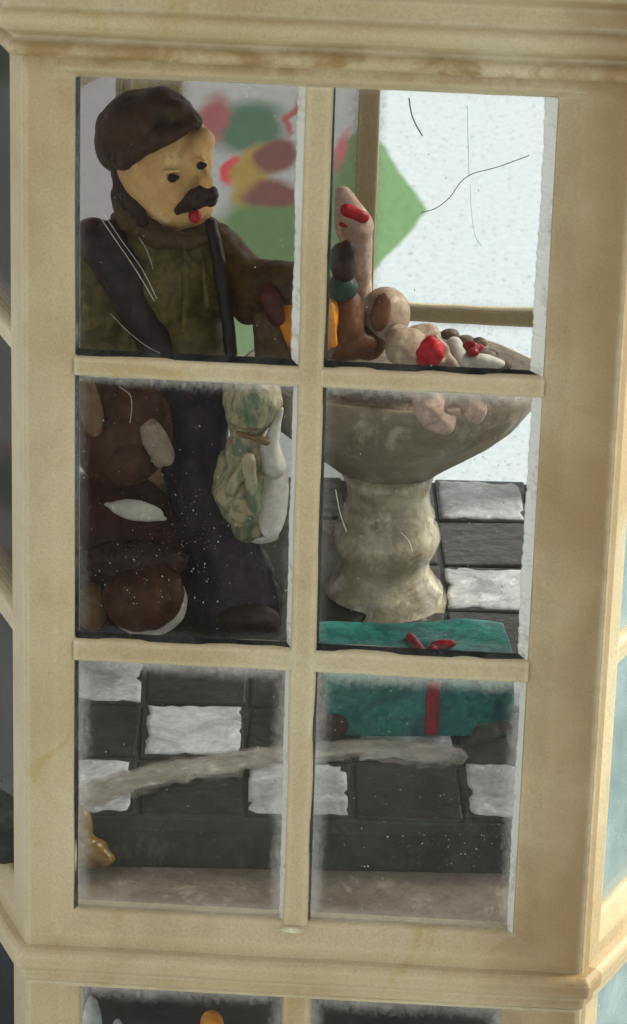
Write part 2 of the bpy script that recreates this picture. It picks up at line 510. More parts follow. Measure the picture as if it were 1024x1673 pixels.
ZB, ZT = 0.414, 9.836
ROWS = [(3.43, 3.70), (6.66, 6.893)]
def bead_mat():
    t = NT('white backlight bead')
    n, l = t.n, t.l
    n.remove(t.b)
    tl = n.new('ShaderNodeBsdfTranslucent'); tl.inputs[0].default_value = lin((246, 245, 238))
    df = n.new('ShaderNodeBsdfDiffuse'); df.inputs[0].default_value = lin((242, 240, 228))
    tr = n.new('ShaderNodeBsdfTransparent')
    gl = n.new('ShaderNodeBsdfGlossy'); gl.inputs['Roughness'].default_value = .25
    m1 = n.new('ShaderNodeMixShader'); m1.inputs[0].default_value = .6
    l.new(tl.outputs[0], m1.inputs[1]); l.new(df.outputs[0], m1.inputs[2])
    m2 = n.new('ShaderNodeMixShader'); m2.inputs[0].default_value = .12
    l.new(m1.outputs[0], m2.inputs[1]); l.new(gl.outputs[0], m2.inputs[2])
    m3 = n.new('ShaderNodeMixShader')
    l.new(t.ramp(t.noise(3, 5, .7), .52, .80), m3.inputs[0])
    l.new(m2.outputs[0], m3.inputs[1]); l.new(tr.outputs[0], m3.inputs[2])
    l.new(m3.outputs[0], t.out.inputs['Surface'])
    return t.m
M_BEAD = bead_mat()  # white strips put the backlight on the pane rims into their colour
def bead(S, u0, u1, z0, z1, w, wid, edge, parent, mat=None, name='backlight_bead'):
    """a thin ragged strip along one pane edge; white ones stand in for backlight."""
    bm = bmesh.new(); rings = []
    n = 90
    for k in range(n + 1):
        t = k / n
        e = wid * (1 + .10 * noise.noise(Vector((t * 4, u0, z1))) if name == 'pane_edge' else .9 + .16 * noise.noise(Vector((t * 5, u0 * 5, z0 * 3 + ord(edge[0])))) + .14 * noise.noise(Vector((t * 60, u0, z1))))
        if edge in 'lr':
            z = z0 + (z1 - z0) * t
            a = u0 - .01 if edge == 'l' else u1 + .01
            b = u0 + e if edge == 'l' else u1 - e
            q = [S.p(a, w - .01, z), S.p(a, w + .07, z), S.p(b, w - .01, z)]
        else:
            u = u0 + (u1 - u0) * t
            a = z0 - .01 if edge == 'b' else z1 + .01
            b = z0 + e if edge == 'b' else z1 - e
            q = [S.p(u, w - .01, a), S.p(u, w + .07, a), S.p(u, w - .01, b)]
        rings.append([bm.verts.new(p) for p in q])
    for a, b in zip(rings, rings[1:]):
        for j in range(3): bm.faces.new((a[j], a[(j + 1) % 3], b[(j + 1) % 3], b[j]))
    bm.faces.new(rings[0][::-1]); bm.faces.new(rings[-1])
    return from_bm(name, bm, mat or M_BEAD, parent, False)
M_GEDGE = paint('dark glossy pane edge', (60, 60, 56), (30, 32, 32), 0.12, 2.5, (.4, .6), .3, .8, .3)
front_panes = {}
for i in range(6):
    S = Side(i)
    front = i == 0
    if front: ou0, ou1, mu0, mu1, b = -2.48, 2.228, -0.236, 0.035, (0.21, 0.26, 0.22, 0.11)
    else: ou0, ou1, mu0, mu1, b = -2.36, 2.36, -0.13, 0.13, (0.2, 0.2, 0.2, 0.12)
    rows = ROWS if i != 3 else [(3.22, 3.44), (6.5, 6.72)]
    f = ring_frame('frame', S, -S.h, S.h, 0.0, 10.13, ou0, ou1, ZB, ZT, *b, parent=lantern)
    bar('mullion', S, mu0, mu1, ZB - .03, ZT + .03, -0.085, -0.30, 0.05, 'z', lantern)
    for z0, z1 in rows:
        bar('muntin', S, ou0 - .03, mu0 + .05, z0, z1, -0.092, -0.29, 0.05, 'u', lantern, 10)
        bar('muntin', S, mu1 - .05, ou1 + .03, z0, z1, -0.092, -0.29, 0.05, 'u', lantern, 10)
    zz = [(ZB, rows[0][0]), (rows[0][1], rows[1][0]), (rows[1][1], ZT)]
    for r, (z0, z1) in enumerate(zz):
        for c, (u0, u1) in enumerate(((ou0, mu0), (mu1, ou1))):
            if front: m = G_ROW[r]
            elif i == 3 and c == 1: m = G_HAZY          # seen from inside, the far wall's left half
            elif i == 4: m = G_MAUVE
            elif i == 1: m = G_SIDE
            elif i == 5: m = G_LEFT
            else: m = G_FAR
            o = pane(S, u0 - .02, u1 + .02, z0 - .02, z1 + .02, -0.20, m, lantern)
            if front:
                front_panes[(c, r)] = o
                for e, wd in (('r', ((.05, .06), (.05, .11), (.085, .13))[r][c]), ('t', .035 if r < 2 else .02)):
                    bead(S, u0, u1, z0, z1, -0.197, wd, e, o)
                if r: bead(S, u0, u1, z0, z1, -0.197, .034, 'b', o, M_GEDGE, 'pane_edge')
                bead(S, u0, u1, z0, z1, -0.197, .022, 'l', o, M_GEDGE, 'pane_edge')
    # lower storey
    if front: lou0, lou1 = -2.43, 2.16
    else: lou0, lou1 = -2.3, 2.3
    ring_frame('lower_frame', S, -S.h, S.h, -4.9, -0.41, lou0, lou1, -4.4, -0.50, .2, .24, .2, .03, parent=lantern)
    lm = -0.22 if front else -0.15
    bar('lower_mullion', S, lm, lm + .32, -4.43, -0.47, -0.085, -0.30, 0.05, 'z', lantern)
    pane(S, lou0 - .02, lm + .02, -4.42, -0.48, -0.20, G_ROW[0] if front else (G_SIDE if i == 1 else G_FAR), lantern)
    pane(S, lm + .30, lou1 + .02, -4.42, -0.48, -0.20, G_ROW[0] if front else (G_SIDE if i == 1 else G_FAR), lantern)

moulding('sill_rail', [(-.30, -.40), (-.30, .03), (0.0, .035), (.075, .02), (.12, -.01), (.135, -.05), (.135, -.17), (.11, -.215), (.065, -.235), (.06, -.36), (.03, -.405), (-.02, -.41)], lantern)
moulding('cornice', [(-.3, 10.05), (0.03, 10.12), (.10, 10.10), (.155, 10.125), (.185, 10.17), (.185, 10.215), (.155, 10.26), (.10, 10.285), (.11, 10.33),
                     (.19, 10.37), (.27, 10.43), (.32, 10.50), (.325, 10.56), (.29, 10.61), (.22, 10.64), (.22, 10.86), (.42, 11.0), (.42, 11.3), (-.3, 11.5)], lantern)
# roof, plinth and the floor between the storeys
def prism(name, d0, z0, d1, z1, mat, parent):
    bm = bmesh.new()
    a = [bm.verts.new(Vector((p.x, p.y, z0))) for p in outset(d0)]
    b = [bm.verts.new(Vector((p.x, p.y, z1))) for p in outset(d1)]
    for j in range(6): bm.faces.new((a[j], a[(j + 1) % 6], b[(j + 1) % 6], b[j]))
    bm.faces.new(a[::-1]); bm.faces.new(b)
    return bevel(from_bm(name, bm, mat, parent, False), 0.03, 2)
prism('roof', 0.3, 11.42, -3.6, 15.0, PLASTIC, lantern)
prism('plinth', 0.25, TZ + .003, 0.12, -4.9, PLASTIC, lantern)
prism('storey_floor', -0.38, -0.33, -0.38, 0.38, M_LEDGE, lantern)
prism('lower_floor', -0.38, -4.88, -0.38, -4.3, M_BASE_D, lantern)

# ------------------------------------------------------------------ checkered platform
platform = empty('checkered_platform', (0, 6.0, 0.38), 'dark stepped platform topped with grey and charcoal checkered tiles', 'platform')
UD, VD = Vector((.99755, .070, 0)), Vector((-.070, .99755, 0))
O0 = Vector((.46, 1.29, 0))
TU, TV = 1.20, 1.305
def pf(u, v, z): return O0 + UD * (u * TU) + VD * (v * TV) + Vector((0, 0, z))
def pbox(bm, u0, u1, v0, v1, z0, z1):
    hexa(bm, [pf(u0, v0, z0), pf(u1, v0, z0), pf(u1, v1, z0), pf(u0, v1, z0), pf(u0, v0, z1), pf(u1, v0, z1), pf(u1, v1, z1), pf(u0, v1, z1)])
bm = bmesh.new(); pbox(bm, -3.35, 2.1, 0.03, 7.03, 0.383, 0.86)
bevel(from_bm('base_block', bm, M_BASE_D, platform), .03)
bm = bmesh.new(); pbox(bm, -3.33, 2.08, 0.0, 7.0, 0.84, 1.045)
bevel(from_bm('upper_slab', bm, M_BASE_D, platform), .03)
GAP = .022
tile_me = {}
for r in range(7):
    for c in range(-3, 2):
        bm = bmesh.new()
        j = [random.uniform(-.03, .03) for _ in range(8)]
        u0, u1, v0, v1 = c + GAP, c + 1 - GAP, r + GAP, r + 1 - GAP
        zt = 1.084 + random.uniform(-.008, .008)
        cs = [(u0 + j[0], v0 + j[1]), (u1 + j[2], v0 + j[3]), (u1 + j[4], v1 + j[5]), (u0 + j[6], v1 + j[7])]
        hexa(bm, [pf(u, max(v, 0.004), 1.0) for u, v in cs] + [pf(u, max(v, .004), zt + random.uniform(-.006, .006)) for u, v in cs])
        tl = bevel(from_bm('floor_tile', bm, M_TILE_D, platform), .03)
        if (r + c) % 2 == 0 or (r, c) in ((2, -1), (3, 0), (4, -1), (6, -1)): continue
        # the pale squares are brushed on thickly, with a ragged outline
        bm = bmesh.new(); N = 48; lo, hi, mid_ = [], [], []
        m0, m1, n0, n1 = u0 + random.uniform(.0, .05), u1 - random.uniform(.0, .05), v0 + random.uniform(-.0, .05), v1 - random.uniform(.0, .06)
        for k in range(N):
            q = k / N * 4; e, f = int(q), q - int(q)
            u, v = ((m0 + (m1 - m0) * f, n0), (m1, n0 + (n1 - n0) * f), (m1 - (m1 - m0) * f, n1), (m0, n1 - (n1 - n0) * f))[e]
            p = pf(u, v, 0); w = noise.noise(p * 3.1) * .10 + noise.noise(p * 8.0) * .07
            cu, cv = (u0 + u1) / 2, (v0 + v1) / 2
            u += (cu - u) * max(0, w) * 2; v += (cv - v) * max(0, w) * 2
            v = max(v, .006)
            lo.append(bm.verts.new(pf(u, v, zt - .02)))
            hi.append(bm.verts.new(pf(u, v, zt + .012)))
            mid_.append(bm.verts.new(pf(u + (cu - u) * .10, v + (cv - v) * .10, zt + .024)))
        ce = bm.verts.new(pf((u0 + u1) / 2, (v0 + v1) / 2, zt + .022))
        for k in range(N):
            k2 = (k + 1) % N
            bm.faces.new((lo[k], lo[k2], hi[k2], hi[k])); bm.faces.new((hi[k], hi[k2], mid_[k2], mid_[k])); bm.faces.new((mid_[k], mid_[k2], ce))
        bm.faces.new(lo[::-1])
        from_bm('paint_patch', bm, M_TILE_L, tl, True)

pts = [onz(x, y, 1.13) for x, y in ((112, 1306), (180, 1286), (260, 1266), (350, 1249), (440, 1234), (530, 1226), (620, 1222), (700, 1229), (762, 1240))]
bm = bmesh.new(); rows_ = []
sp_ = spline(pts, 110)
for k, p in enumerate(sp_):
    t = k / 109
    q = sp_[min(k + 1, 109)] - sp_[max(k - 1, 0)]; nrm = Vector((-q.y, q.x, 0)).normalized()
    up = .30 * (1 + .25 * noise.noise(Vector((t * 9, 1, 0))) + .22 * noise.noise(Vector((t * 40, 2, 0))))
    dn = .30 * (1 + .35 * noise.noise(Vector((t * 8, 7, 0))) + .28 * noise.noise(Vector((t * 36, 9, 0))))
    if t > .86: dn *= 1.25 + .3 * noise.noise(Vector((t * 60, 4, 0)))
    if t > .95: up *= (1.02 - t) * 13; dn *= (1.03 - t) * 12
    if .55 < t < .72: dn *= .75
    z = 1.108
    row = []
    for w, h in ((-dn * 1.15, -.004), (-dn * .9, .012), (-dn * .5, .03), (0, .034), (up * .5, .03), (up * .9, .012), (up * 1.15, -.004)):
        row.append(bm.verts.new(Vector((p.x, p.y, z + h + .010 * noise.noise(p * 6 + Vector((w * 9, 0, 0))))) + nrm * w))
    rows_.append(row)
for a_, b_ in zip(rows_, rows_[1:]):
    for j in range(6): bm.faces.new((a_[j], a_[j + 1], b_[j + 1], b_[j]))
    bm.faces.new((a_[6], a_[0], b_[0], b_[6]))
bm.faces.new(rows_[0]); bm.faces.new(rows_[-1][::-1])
strip = from_bm('reflection_streak', bm, M_STRIP, None, True)  # pale smear painted over the tiles in place of a window rail reflection
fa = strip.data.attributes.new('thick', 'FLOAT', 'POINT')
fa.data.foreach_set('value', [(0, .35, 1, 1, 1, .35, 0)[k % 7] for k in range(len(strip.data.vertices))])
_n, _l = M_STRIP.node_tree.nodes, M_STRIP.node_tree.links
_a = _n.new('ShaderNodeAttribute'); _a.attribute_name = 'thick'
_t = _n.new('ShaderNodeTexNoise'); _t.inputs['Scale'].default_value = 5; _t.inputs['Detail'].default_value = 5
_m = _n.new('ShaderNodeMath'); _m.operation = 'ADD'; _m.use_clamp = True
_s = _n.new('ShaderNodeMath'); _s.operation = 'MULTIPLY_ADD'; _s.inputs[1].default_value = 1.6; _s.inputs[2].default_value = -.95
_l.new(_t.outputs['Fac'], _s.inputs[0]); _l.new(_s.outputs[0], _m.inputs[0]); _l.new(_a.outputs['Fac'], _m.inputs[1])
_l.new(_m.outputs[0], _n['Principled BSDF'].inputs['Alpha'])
tag(strip, 'long pale ragged reflection streak curving across the front floor tiles', 'reflection streak')
glue = blob('glue_blob', [E(140, 1390, 0.95, 40, 30, 30), E(128, 1360, 0.95, 26, 50, 24), E(165, 1402, 0.9, 26, 16, 20)], M_AMBER, None, .03, .02)
tag(glue, 'glossy amber glue blob at the lower left corner of the platform', 'glue blob')

# ------------------------------------------------------------------ pedestal table
TY = 6.9
M_STONE = paint('stained ivory resin', (188, 177, 148), (124, 110, 86), 0.26, 1.3, (0.42, 0.66), 0.9, 0.6, 0.14, 0.8)
M_BOWL = paint('grey ivory bowl resin', (150, 138, 118), (116, 104, 86), 0.36, 1.2, (0.4, 0.66), 0.5, 0.5, 0.14)
M_TOP = paint('worn tabletop', (130, 118, 100), (96, 84, 72), 0.5, 2.0, (0.4, 0.66), 0.6, 0.4, 0.4)
ped_c = at(630, 900, TY); kk = kpx(TY)
def zz_(y, x=630): return at(x, y, TY).z
pedestal = empty('pedestal_table', (ped_c.x, TY, 1.1), 'ivory pedestal table with a wide shallow bowl top on a turned column', 'table')
col_prof = [(134, 1046), (136, 1036), (132, 1022), (120, 1010), (119, 1000), (108, 990), (109, 978), (97, 968), (97, 958), (86, 948), (78, 936), (72, 924), (73, 912), (80, 900), (87, 888), (90, 874), (84, 858), (76, 848), (77, 836), (70, 822), (68, 800), (72, 784), (78, 768)]
pr = [(r * kk, zz_(y)) for r, y in col_prof]
pr[0] = (pr[0][0], 1.04)
lathe('column', ped_c, pr, M_STONE, pedestal, 96, 1.0, .022)
bowl_prof = [(66, 774), (84, 766), (104, 752), (136, 730), (172, 706), (206, 680), (228, 652), (241, 622), (243, 603), (232, 600), (215, 606), (120, 612), (20, 613)]
lathe('bowl_top', ped_c, [(r * kk, zz_(y)) for r, y in bowl_prof], M_BOWL, pedestal, 96, 0.74, .035)
lathe('tabletop', ped_c, [(r * kk, zz_(y)) for r, y in ((232, 612), (230, 604), (215, 602), (20, 601))], M_TOP, pedestal, 64, 0.74, .02)

# ------------------------------------------------------------------ gift box
ZG = 1.10
gl0, gr0 = onz(528, 1204, ZG), onz(838, 1203, ZG)
M_TEAL = paint('teal box paint', (48, 120, 110), (24, 74, 74), 0.36, 1.7, (0.40, 0.62), 0.9, 0.5, 0.3)
M_REDR = paint('dark red ribbon paint', (148, 34, 40), (104, 22, 32), 0.36, 3.0, (0.4, 0.66), 0.5, 0.5, 0.3)
gift = empty('gift_box', ((gl0.x + gr0.x) / 2, 3.9, ZG), 'teal gift box with a red ribbon in front of the pedestal', 'gift box')
GD = (gr0 - gl0).normalized(); GV = Vector((-GD.y, GD.x, 0)); GW = (gr0 - gl0).length
def gp(u, v, z): return gl0 + GD * u + GV * v + Vector((0, 0, z))
def gbox(name, u0, u1, v0, v1, z0, z1, mat, bev=.03):
    bm = bmesh.new()
    hexa(bm, [gp(u0, v0, z0), gp(u1, v0, z0), gp(u1, v1, z0), gp(u0, v1, z0), gp(u0, v0, z1), gp(u1, v0, z1), gp(u1, v1, z1), gp(u0, v1, z1)])
    return bevel(from_bm(name, bm, mat, gift), bev, 3)
GH = 0.76
bm = bmesh.new()
hexa(bm, [gp(u, v, z) for z in (0, GH) for u, v in ((0, 0), (GW, 0), (GW, 1.45), (0, 1.45))])
bmesh.ops.subdivide_edges(bm, edges=bm.edges[:], cuts=14, use_grid_fill=True)
for v in bm.verts:
    n3 = Vector((noise.noise(v.co * 1.9), noise.noise(v.co * 1.9 + Vector((5, 0, 0))), noise.noise(v.co * 1.7 + Vector((0, 8, 0)))))
    v.co += n3 * .05 + Vector((0, 0, noise.noise(v.co * 4.5) * .02)) if v.co.z > ZG + .02 else Vector((0, 0, 0))
bevel(from_bm('box_body', bm, M_TEAL, gift, True), .05, 3)
gbox('ribbon', GW * .53, GW * .605, -.06, 0.10, .03, GH - .04, M_REDR, .04)
gy = lambda x, y: onz(x, y, ZG + GH + .02).y
blob('bow_loop', [E(724, 1053, gy(724, 1056), 24, 9, 9, -4), E(706, 1060, gy(706, 1062), 10, 7, 8)], M_REDR, gift, .02, .008)
blob('bow_tail', [L(669, 1040, gy(669, 1043), 8, 688, 1064, gy(688, 1067), 9)], M_REDR, gift, .02, .008)

lump = blob('coal_lump', [E(800, 1198, 2.75, 30, 16, 20, -10), E(772, 1212, 2.7, 14, 9, 12), E(826, 1186, 2.8, 14, 12, 14)], M_TILE_D, None, .022, .04, 6)
tag(lump, 'small dark ragged lump before the right end of the teal box', 'coal lump')
clump = blob('brown_clump', [E(530, 1160, 3.3, 18, 52, 24, 8), E(546, 1188, 3.1, 24, 24, 24), E(520, 1195, 3.1, 22, 20, 22)], paint('dark brown clump', (58, 34, 26), (40, 24, 20), .5), None, .025, .035, 5)
tag(clump, 'dark brown clump on the tiles at the left end of the teal box', 'clump')
# ------------------------------------------------------------------ the figurine
SKIN = paint('ochre face paint', (222, 180, 122), (204, 156, 96), 0.42, 2.0, (0.42, 0.70), 0.35, 0.4, 0.10)
M_CAP = paint('brown cap paint', (72, 48, 30), (48, 31, 21), 0.5, 2.2, (0.4, 0.68), 0.5, 0.5, 0.3)
M_HAIR = paint('dark brown hair paint', (60, 38, 28), (38, 24, 20), 0.5, 4.0, (0.4, 0.66), 0.7, 0.5, 0.3)
M_OLIVE = paint('olive sweater paint', (100, 88, 40), (64, 54, 24), 0.5, 1.6, (0.38, 0.66), 0.6, 0.45, 0.35)
M_SLEEVE = paint('brown olive sleeve paint', (86, 66, 36), (58, 40, 22), 0.5, 1.8, (0.38, 0.66), 0.6, 0.45, 0.35)
M_TROU = paint('dark plum trouser paint', (54, 34, 46), (36, 24, 36), 0.42, 2.0, (0.38, 0.66), 0.5, 0.5, 0.3)
M_STRAP = paint('plum suspender paint', (56, 40, 42), (38, 28, 34), 0.5, 2.4, (0.4, 0.66), 0.5, 0.5, 0.3)
M_BLACK = paint('black glossy paint', (36, 28, 28), (22, 18, 20), 0.34, 3.0, (0.4, 0.66), 0.5, 0.6, 0.2)
M_LIP = paint('red lip paint', (176, 34, 36), (150, 26, 30), 0.3, 4, (0.4, 0.7), 0.2, 0.5, 0.1)
M_MAROON = paint('maroon cuff paint', (84, 34, 32), (60, 26, 26), 0.38, 3.0, (0.4, 0.66), 0.4, 0.5, 0.3)
YM = 6.9
man = blob('toymaker_figurine', [
    E(268, 262, YM, 78, 92, 78, 6), E(282, 320, YM - .12, 64, 56, 60), E(316, 262, YM - .25, 30, 52, 40, 8),
    E(300, 338, YM - .18, 48, 34, 44), E(330, 230, YM - .2, 22, 22, 30), E(337, 297, YM - .68, 12, 18, 17), E(330, 276, YM - .56, 9, 16, 12), E(296, 318, YM - .50, 22, 18, 12), E(276, 262, YM - .46, 40, 9, 12, -6),  # nose, bridge, cheek, brow
    L(262, 330, YM, 48, 258, 400, YM + .1, 44),
    E(255, 470, YM + .05, 88, 85, 56), E(255, 575, YM, 95, 75, 58),
    L(165, 420, YM - .05, 40, 165, 540, YM - .3, 34), L(165, 540, YM - .3, 30, 170, 580, YM - .4, 24),
    L(340, 415, YM + .02, 28, 420, 470, YM - .25, 27), L(420, 470, YM - .25, 27, 488, 474, YM - .75, 20),
    # right hand: palm, four fingers curled on the doll, thumb
    E(500, 478, YM - .8, 20, 17, 12), L(508, 470, YM - .85, 7, 532, 468, YM - .95, 6), L(510, 478, YM - .88, 7, 536, 480, YM - 1.0, 6),
    L(508, 486, YM - .88, 7, 531, 492, YM - 1.0, 5.5), L(504, 494, YM - .86, 6, 522, 502, YM - .98, 5), L(496, 466, YM - .85, 7, 512, 452, YM - 1.0, 6),
    # legs
    L(235, 610, YM, 62, 240, 800, YM - .1, 52), L(240, 800, YM - .1, 50, 250, 1000, YM - .1, 42),
    L(300, 610, YM, 62, 312, 760, YM - .45, 50), L(312, 760, YM - .45, 48, 372, 985, YM - .75, 44)],
    SKIN, None, .035, .008, 4, 5)
tag(man, 'painted toymaker figurine with brown cap, dark moustache and olive sweater', 'figurine')
# clothes: shells round the body
blob('sweater', [E(258, 408, YM, 82, 36, 66, 4), E(255, 460, YM, 116, 92, 86), E(255, 560, YM, 130, 85, 88), E(250, 610, YM, 122, 50, 84),
                 L(335, 385, YM, 34, 352, 470, YM - .2, 50), E(296, 450, YM - .28, 48, 80, 48, 8), E(318, 545, YM - .30, 54, 62, 50)], M_OLIVE, man, .035, .05, 2.6)
blob('collar', [L(200, 322, YM - .05, 22, 216, 360, YM - .34, 24), L(216, 360, YM - .34, 24, 260, 388, YM - .58, 19), L(260, 388, YM - .58, 19, 305, 394, YM - .62, 15), L(305, 394, YM - .62, 15, 332, 390, YM - .5, 12),
                E(245, 372, YM, 66, 26, 60, 14)], M_SLEEVE, man, .028, .03, 6)
blob('sleeve', [L(160, 408, YM - .1, 44, 156, 520, YM - .35, 50), L(156, 520, YM - .35, 50, 150, 570, YM - .5, 44)], M_OLIVE, man, .035, .02, 4)
blob('sleeve', [L(350, 400, YM - .05, 40, 405, 465, YM - .3, 45), L(405, 465, YM - .3, 45, 478, 462, YM - .7, 36), E(405, 508, YM - .4, 26, 22, 24)], M_SLEEVE, man, .035, .022, 5)
blob('cuff', [L(440, 482, YM - .85, 20, 452, 520, YM - .95, 15)], M_MAROON, man, .03, .015, 5)
blob('shoulder_yoke', [E(152, 392, YM - .1, 38, 36, 48, -20)], M_MAROON, man, .03, .02, 5)
blob('forearm_sleeve', [L(428, 520, YM - .75, 18, 440, 600, YM - .85, 22), L(440, 520, YM - .8, 12, 466, 585, YM - .9, 12)], M_SLEEVE, man, .03, .015, 6)
blob('trousers', [L(245, 620, YM, 95, 285, 620, YM, 95), L(318, 640, YM - .1, 62, 318, 760, YM - .5, 56), L(318, 760, YM - .5, 58, 384, 985, YM - .8, 76),
                  E(330, 860, YM - .6, 70, 60, 60), E(366, 950, YM - .7, 86, 80, 62), E(420, 985, YM - .5, 44, 50, 40), E(318, 1005, YM - .6, 60, 40, 50), L(238, 640, YM, 62, 240, 800, YM, 56), L(240, 800, YM, 56, 262, 1000, YM - .1, 56)], M_TROU, man, .035, .03, 3.5)
blob('boot', [E(402, 1012, YM - 1.1, 58, 34, 56, 8), E(372, 985, YM - .8, 50, 40, 48)], M_HAIR, man, .03, .015, 5)
blob('boot', [E(290, 1020, YM - .6, 46, 30, 56, 0), E(262, 990, YM - .2, 46, 40, 44)], M_HAIR, man, .03, .015, 5)
blob('vest_strap', [L(156, 398, YM - .30, 30, 200, 455, YM - .52, 36), L(200, 455, YM - .52, 36, 258, 570, YM - .52, 30), L(178, 376, YM - .30, 18, 206, 440, YM - .52, 26)], M_STRAP, man, .03, .03, 4)
blob('suspender', [L(344, 366, YM - .42, 11, 358, 430, YM - .66, 11), L(358, 430, YM - .66, 11, 378, 575, YM - .74, 12)], M_BLACK, man, .022, .02, 5)
blob('sweater_fold', [L(300, 410, YM - .70, 5, 306, 470, YM - .80, 7), L(306, 470, YM - .80, 7, 300, 540, YM - .78, 5), L(330, 420, YM - .62, 4, 338, 500, YM - .74, 6)], M_OLIVE, man, .022, .02, 8)
blob('brow', [L(268, 280, YM - .60, 3.5, 292, 279, YM - .64, 3.5), L(318, 262, YM - .62, 3, 334, 262, YM - .58, 3)], SKIN, man, .014, .004, 9)
bm = bmesh.new(); lo, hi = [], []  # dark slab added under the figures in place of contact shade
for k, (x, y) in enumerate(((-3.3, 5.22), (-2.6, 5.12), (-1.9, 5.2), (-1.3, 5.14), (-.72, 5.35), (-.4, 5.9), (.2, 6.0), (.55, 6.5), (.6, 7.6), (.3, 8.4), (-.8, 8.7), (-2.2, 8.6), (-3.3, 8.3))):
    lo.append(bm.verts.new((x, y, 1.06))); hi.append(bm.verts.new((x, y, 1.17 + random.uniform(-.02, .02))))
for k in range(13):
    bm.faces.new((lo[k], lo[(k + 1) % 13], hi[(k + 1) % 13], hi[k]))
bm.faces.new(hi); bm.faces.new(lo[::-1])
bevel(from_bm('contact_shade_slab', bm, paint('dark contact shade', (44, 40, 30), (28, 26, 22), .5), man), .04)
blob('cap', [E(236, 205, YM + .02, 80, 58, 84, -14), E(200, 235, YM + .05, 46, 48, 66, 10), E(268, 182, YM - .1, 50, 36, 60, 14), L(285, 182, YM - .38, 24, 318, 200, YM - .36, 12),
             L(200, 262, YM - .44, 18, 262, 226, YM - .58, 17), L(262, 226, YM - .58, 17, 318, 202, YM - .50, 10)], M_CAP, man, .028, .035, 3.2)
blob('hair', [E(203, 292, YM + .02, 20, 34, 46, -10), E(210, 325, YM, 24, 32, 46, -15), L(214, 325, YM - .34, 13, 236, 362, YM - .52, 12), L(198, 296, YM - .2, 15, 214, 330, YM - .36, 16), E(194, 312, YM + .05, 11, 14, 18)], M_HAIR, man, .025, .03, 7)
blob('ear', [E(221, 268, YM - .42, 10, 18, 14, 4), E(219, 252, YM - .42, 6, 6, 8)], SKIN, man, .02, .006, 8)
blob('moustache', [L(290, 345, YM - .56, 7, 318, 326, YM - .74, 16), L(318, 326, YM - .74, 17, 342, 318, YM - .70, 16), E(344, 326, YM - .62, 11, 12, 12), E(330, 312, YM - .74, 16, 10, 12, -20)], M_HAIR, man, .02, .018, 12)
blob('lip', [E(318, 353, YM - .60, 11, 12, 10)], M_LIP, man, .016, .005, 9)
for x, y, dy, r in ((281, 291, -.60, 8), (328, 271, -.62, 7)):
    blob('eye', [E(x, y, YM + dy, r, r * .95, 8), E(x + r * .9, y - 1, YM + dy, r * .6, r * .55, 6)], M_BLACK, man, .012, .002, 12, 2)

# ------------------------------------------------------------------ toys
def toy(name, pxy, label, cat, group=None):
    return empty(name, pxy, label, cat, group)
# brown toy dog on the floor
M_FUR = paint('brown toy fur', (82, 48, 26), (54, 29, 16), 0.45, 1.8, (0.38, 0.66), 0.7, 0.4, 0.35)
M_FURD = paint('dark red brown toy fur', (74, 38, 21), (46, 22, 13), 0.45, 1.8, (0.38, 0.66), 0.7, 0.4, 0.35)
M_TAN = paint('tan toy fur', (122, 98, 68), (100, 78, 52), 0.5, 2.2, (0.38, 0.66), 0.6, 0.4, 0.25)
M_CREAM = paint('dull cream toy paint', (150, 132, 116), (128, 110, 98), 0.5, 2.2, (0.38, 0.66), 0.5, 0.4, 0.2)
M_WHITE = paint('chalky white paint', (196, 192, 180), (170, 166, 154), 0.5, 2.5, (0.4, 0.68), 0.5, 0.4, 0.15)
YD = 5.95
dog = toy('toy_dog', at(200, 1010, YD), 'brown toy dog with tan ears and white collar sitting by the boots', 'toy dog')
dog.location.z = 1.1
blob('body', [E(180, 890, YD, 118, 130, 60), E(150, 960, YD - .1, 70, 80, 60)], M_FURD, dog, .04, .035, 3.5)
blob('head', [E(195, 700, YD - .05, 88, 96, 62), E(215, 665, YD - .1, 52, 50, 60)], M_FUR, dog, .04, .03, 3.5)
blob('muzzle', [E(208, 752, YD - .42, 40, 42, 30), E(178, 735, YD - .35, 34, 26, 22)], M_FUR, dog, .03, .02, 5)
blob('ear', [E(148, 665, YD - .44, 20, 52, 14, -10), E(156, 695, YD - .46, 14, 20, 12)], M_TAN, dog, .025, .015, 5)
blob('ear', [E(256, 722, YD - .48, 22, 46, 14, -28), E(262, 745, YD - .48, 16, 20, 12)], M_CREAM, dog, .025, .015, 5)
blob('eye', [E(172, 692, YD - .46, 12, 9, 8)], M_HAIR, dog, .018, .006)
blob('collar', [E(222, 834, YD - .52, 46, 17, 16, 9), L(222, 836, YD - .52, 12, 270, 848, YD - .5, 4), L(222, 832, YD - .52, 12, 172, 824, YD - .5, 4)], M_WHITE, dog, .022, .012, 5)
blob('foot', [E(232, 978, YD - .74, 68, 56, 46), E(264, 965, YD - .72, 38, 46, 38)], M_FUR, dog, .03, .025, 5)
blob('sole', [E(241, 985, YD - .60, 68, 58, 36, -8)], M_WHITE, dog, .03, .012, 5)
blob('belly_fur', [E(220, 915, YD - .5, 92, 34, 30)], M_HAIR, dog, .03, .04, 8)
blob('paw', [E(150, 990, YD - .6, 28, 42, 28)], M_TAN, dog, .03, .02, 6)

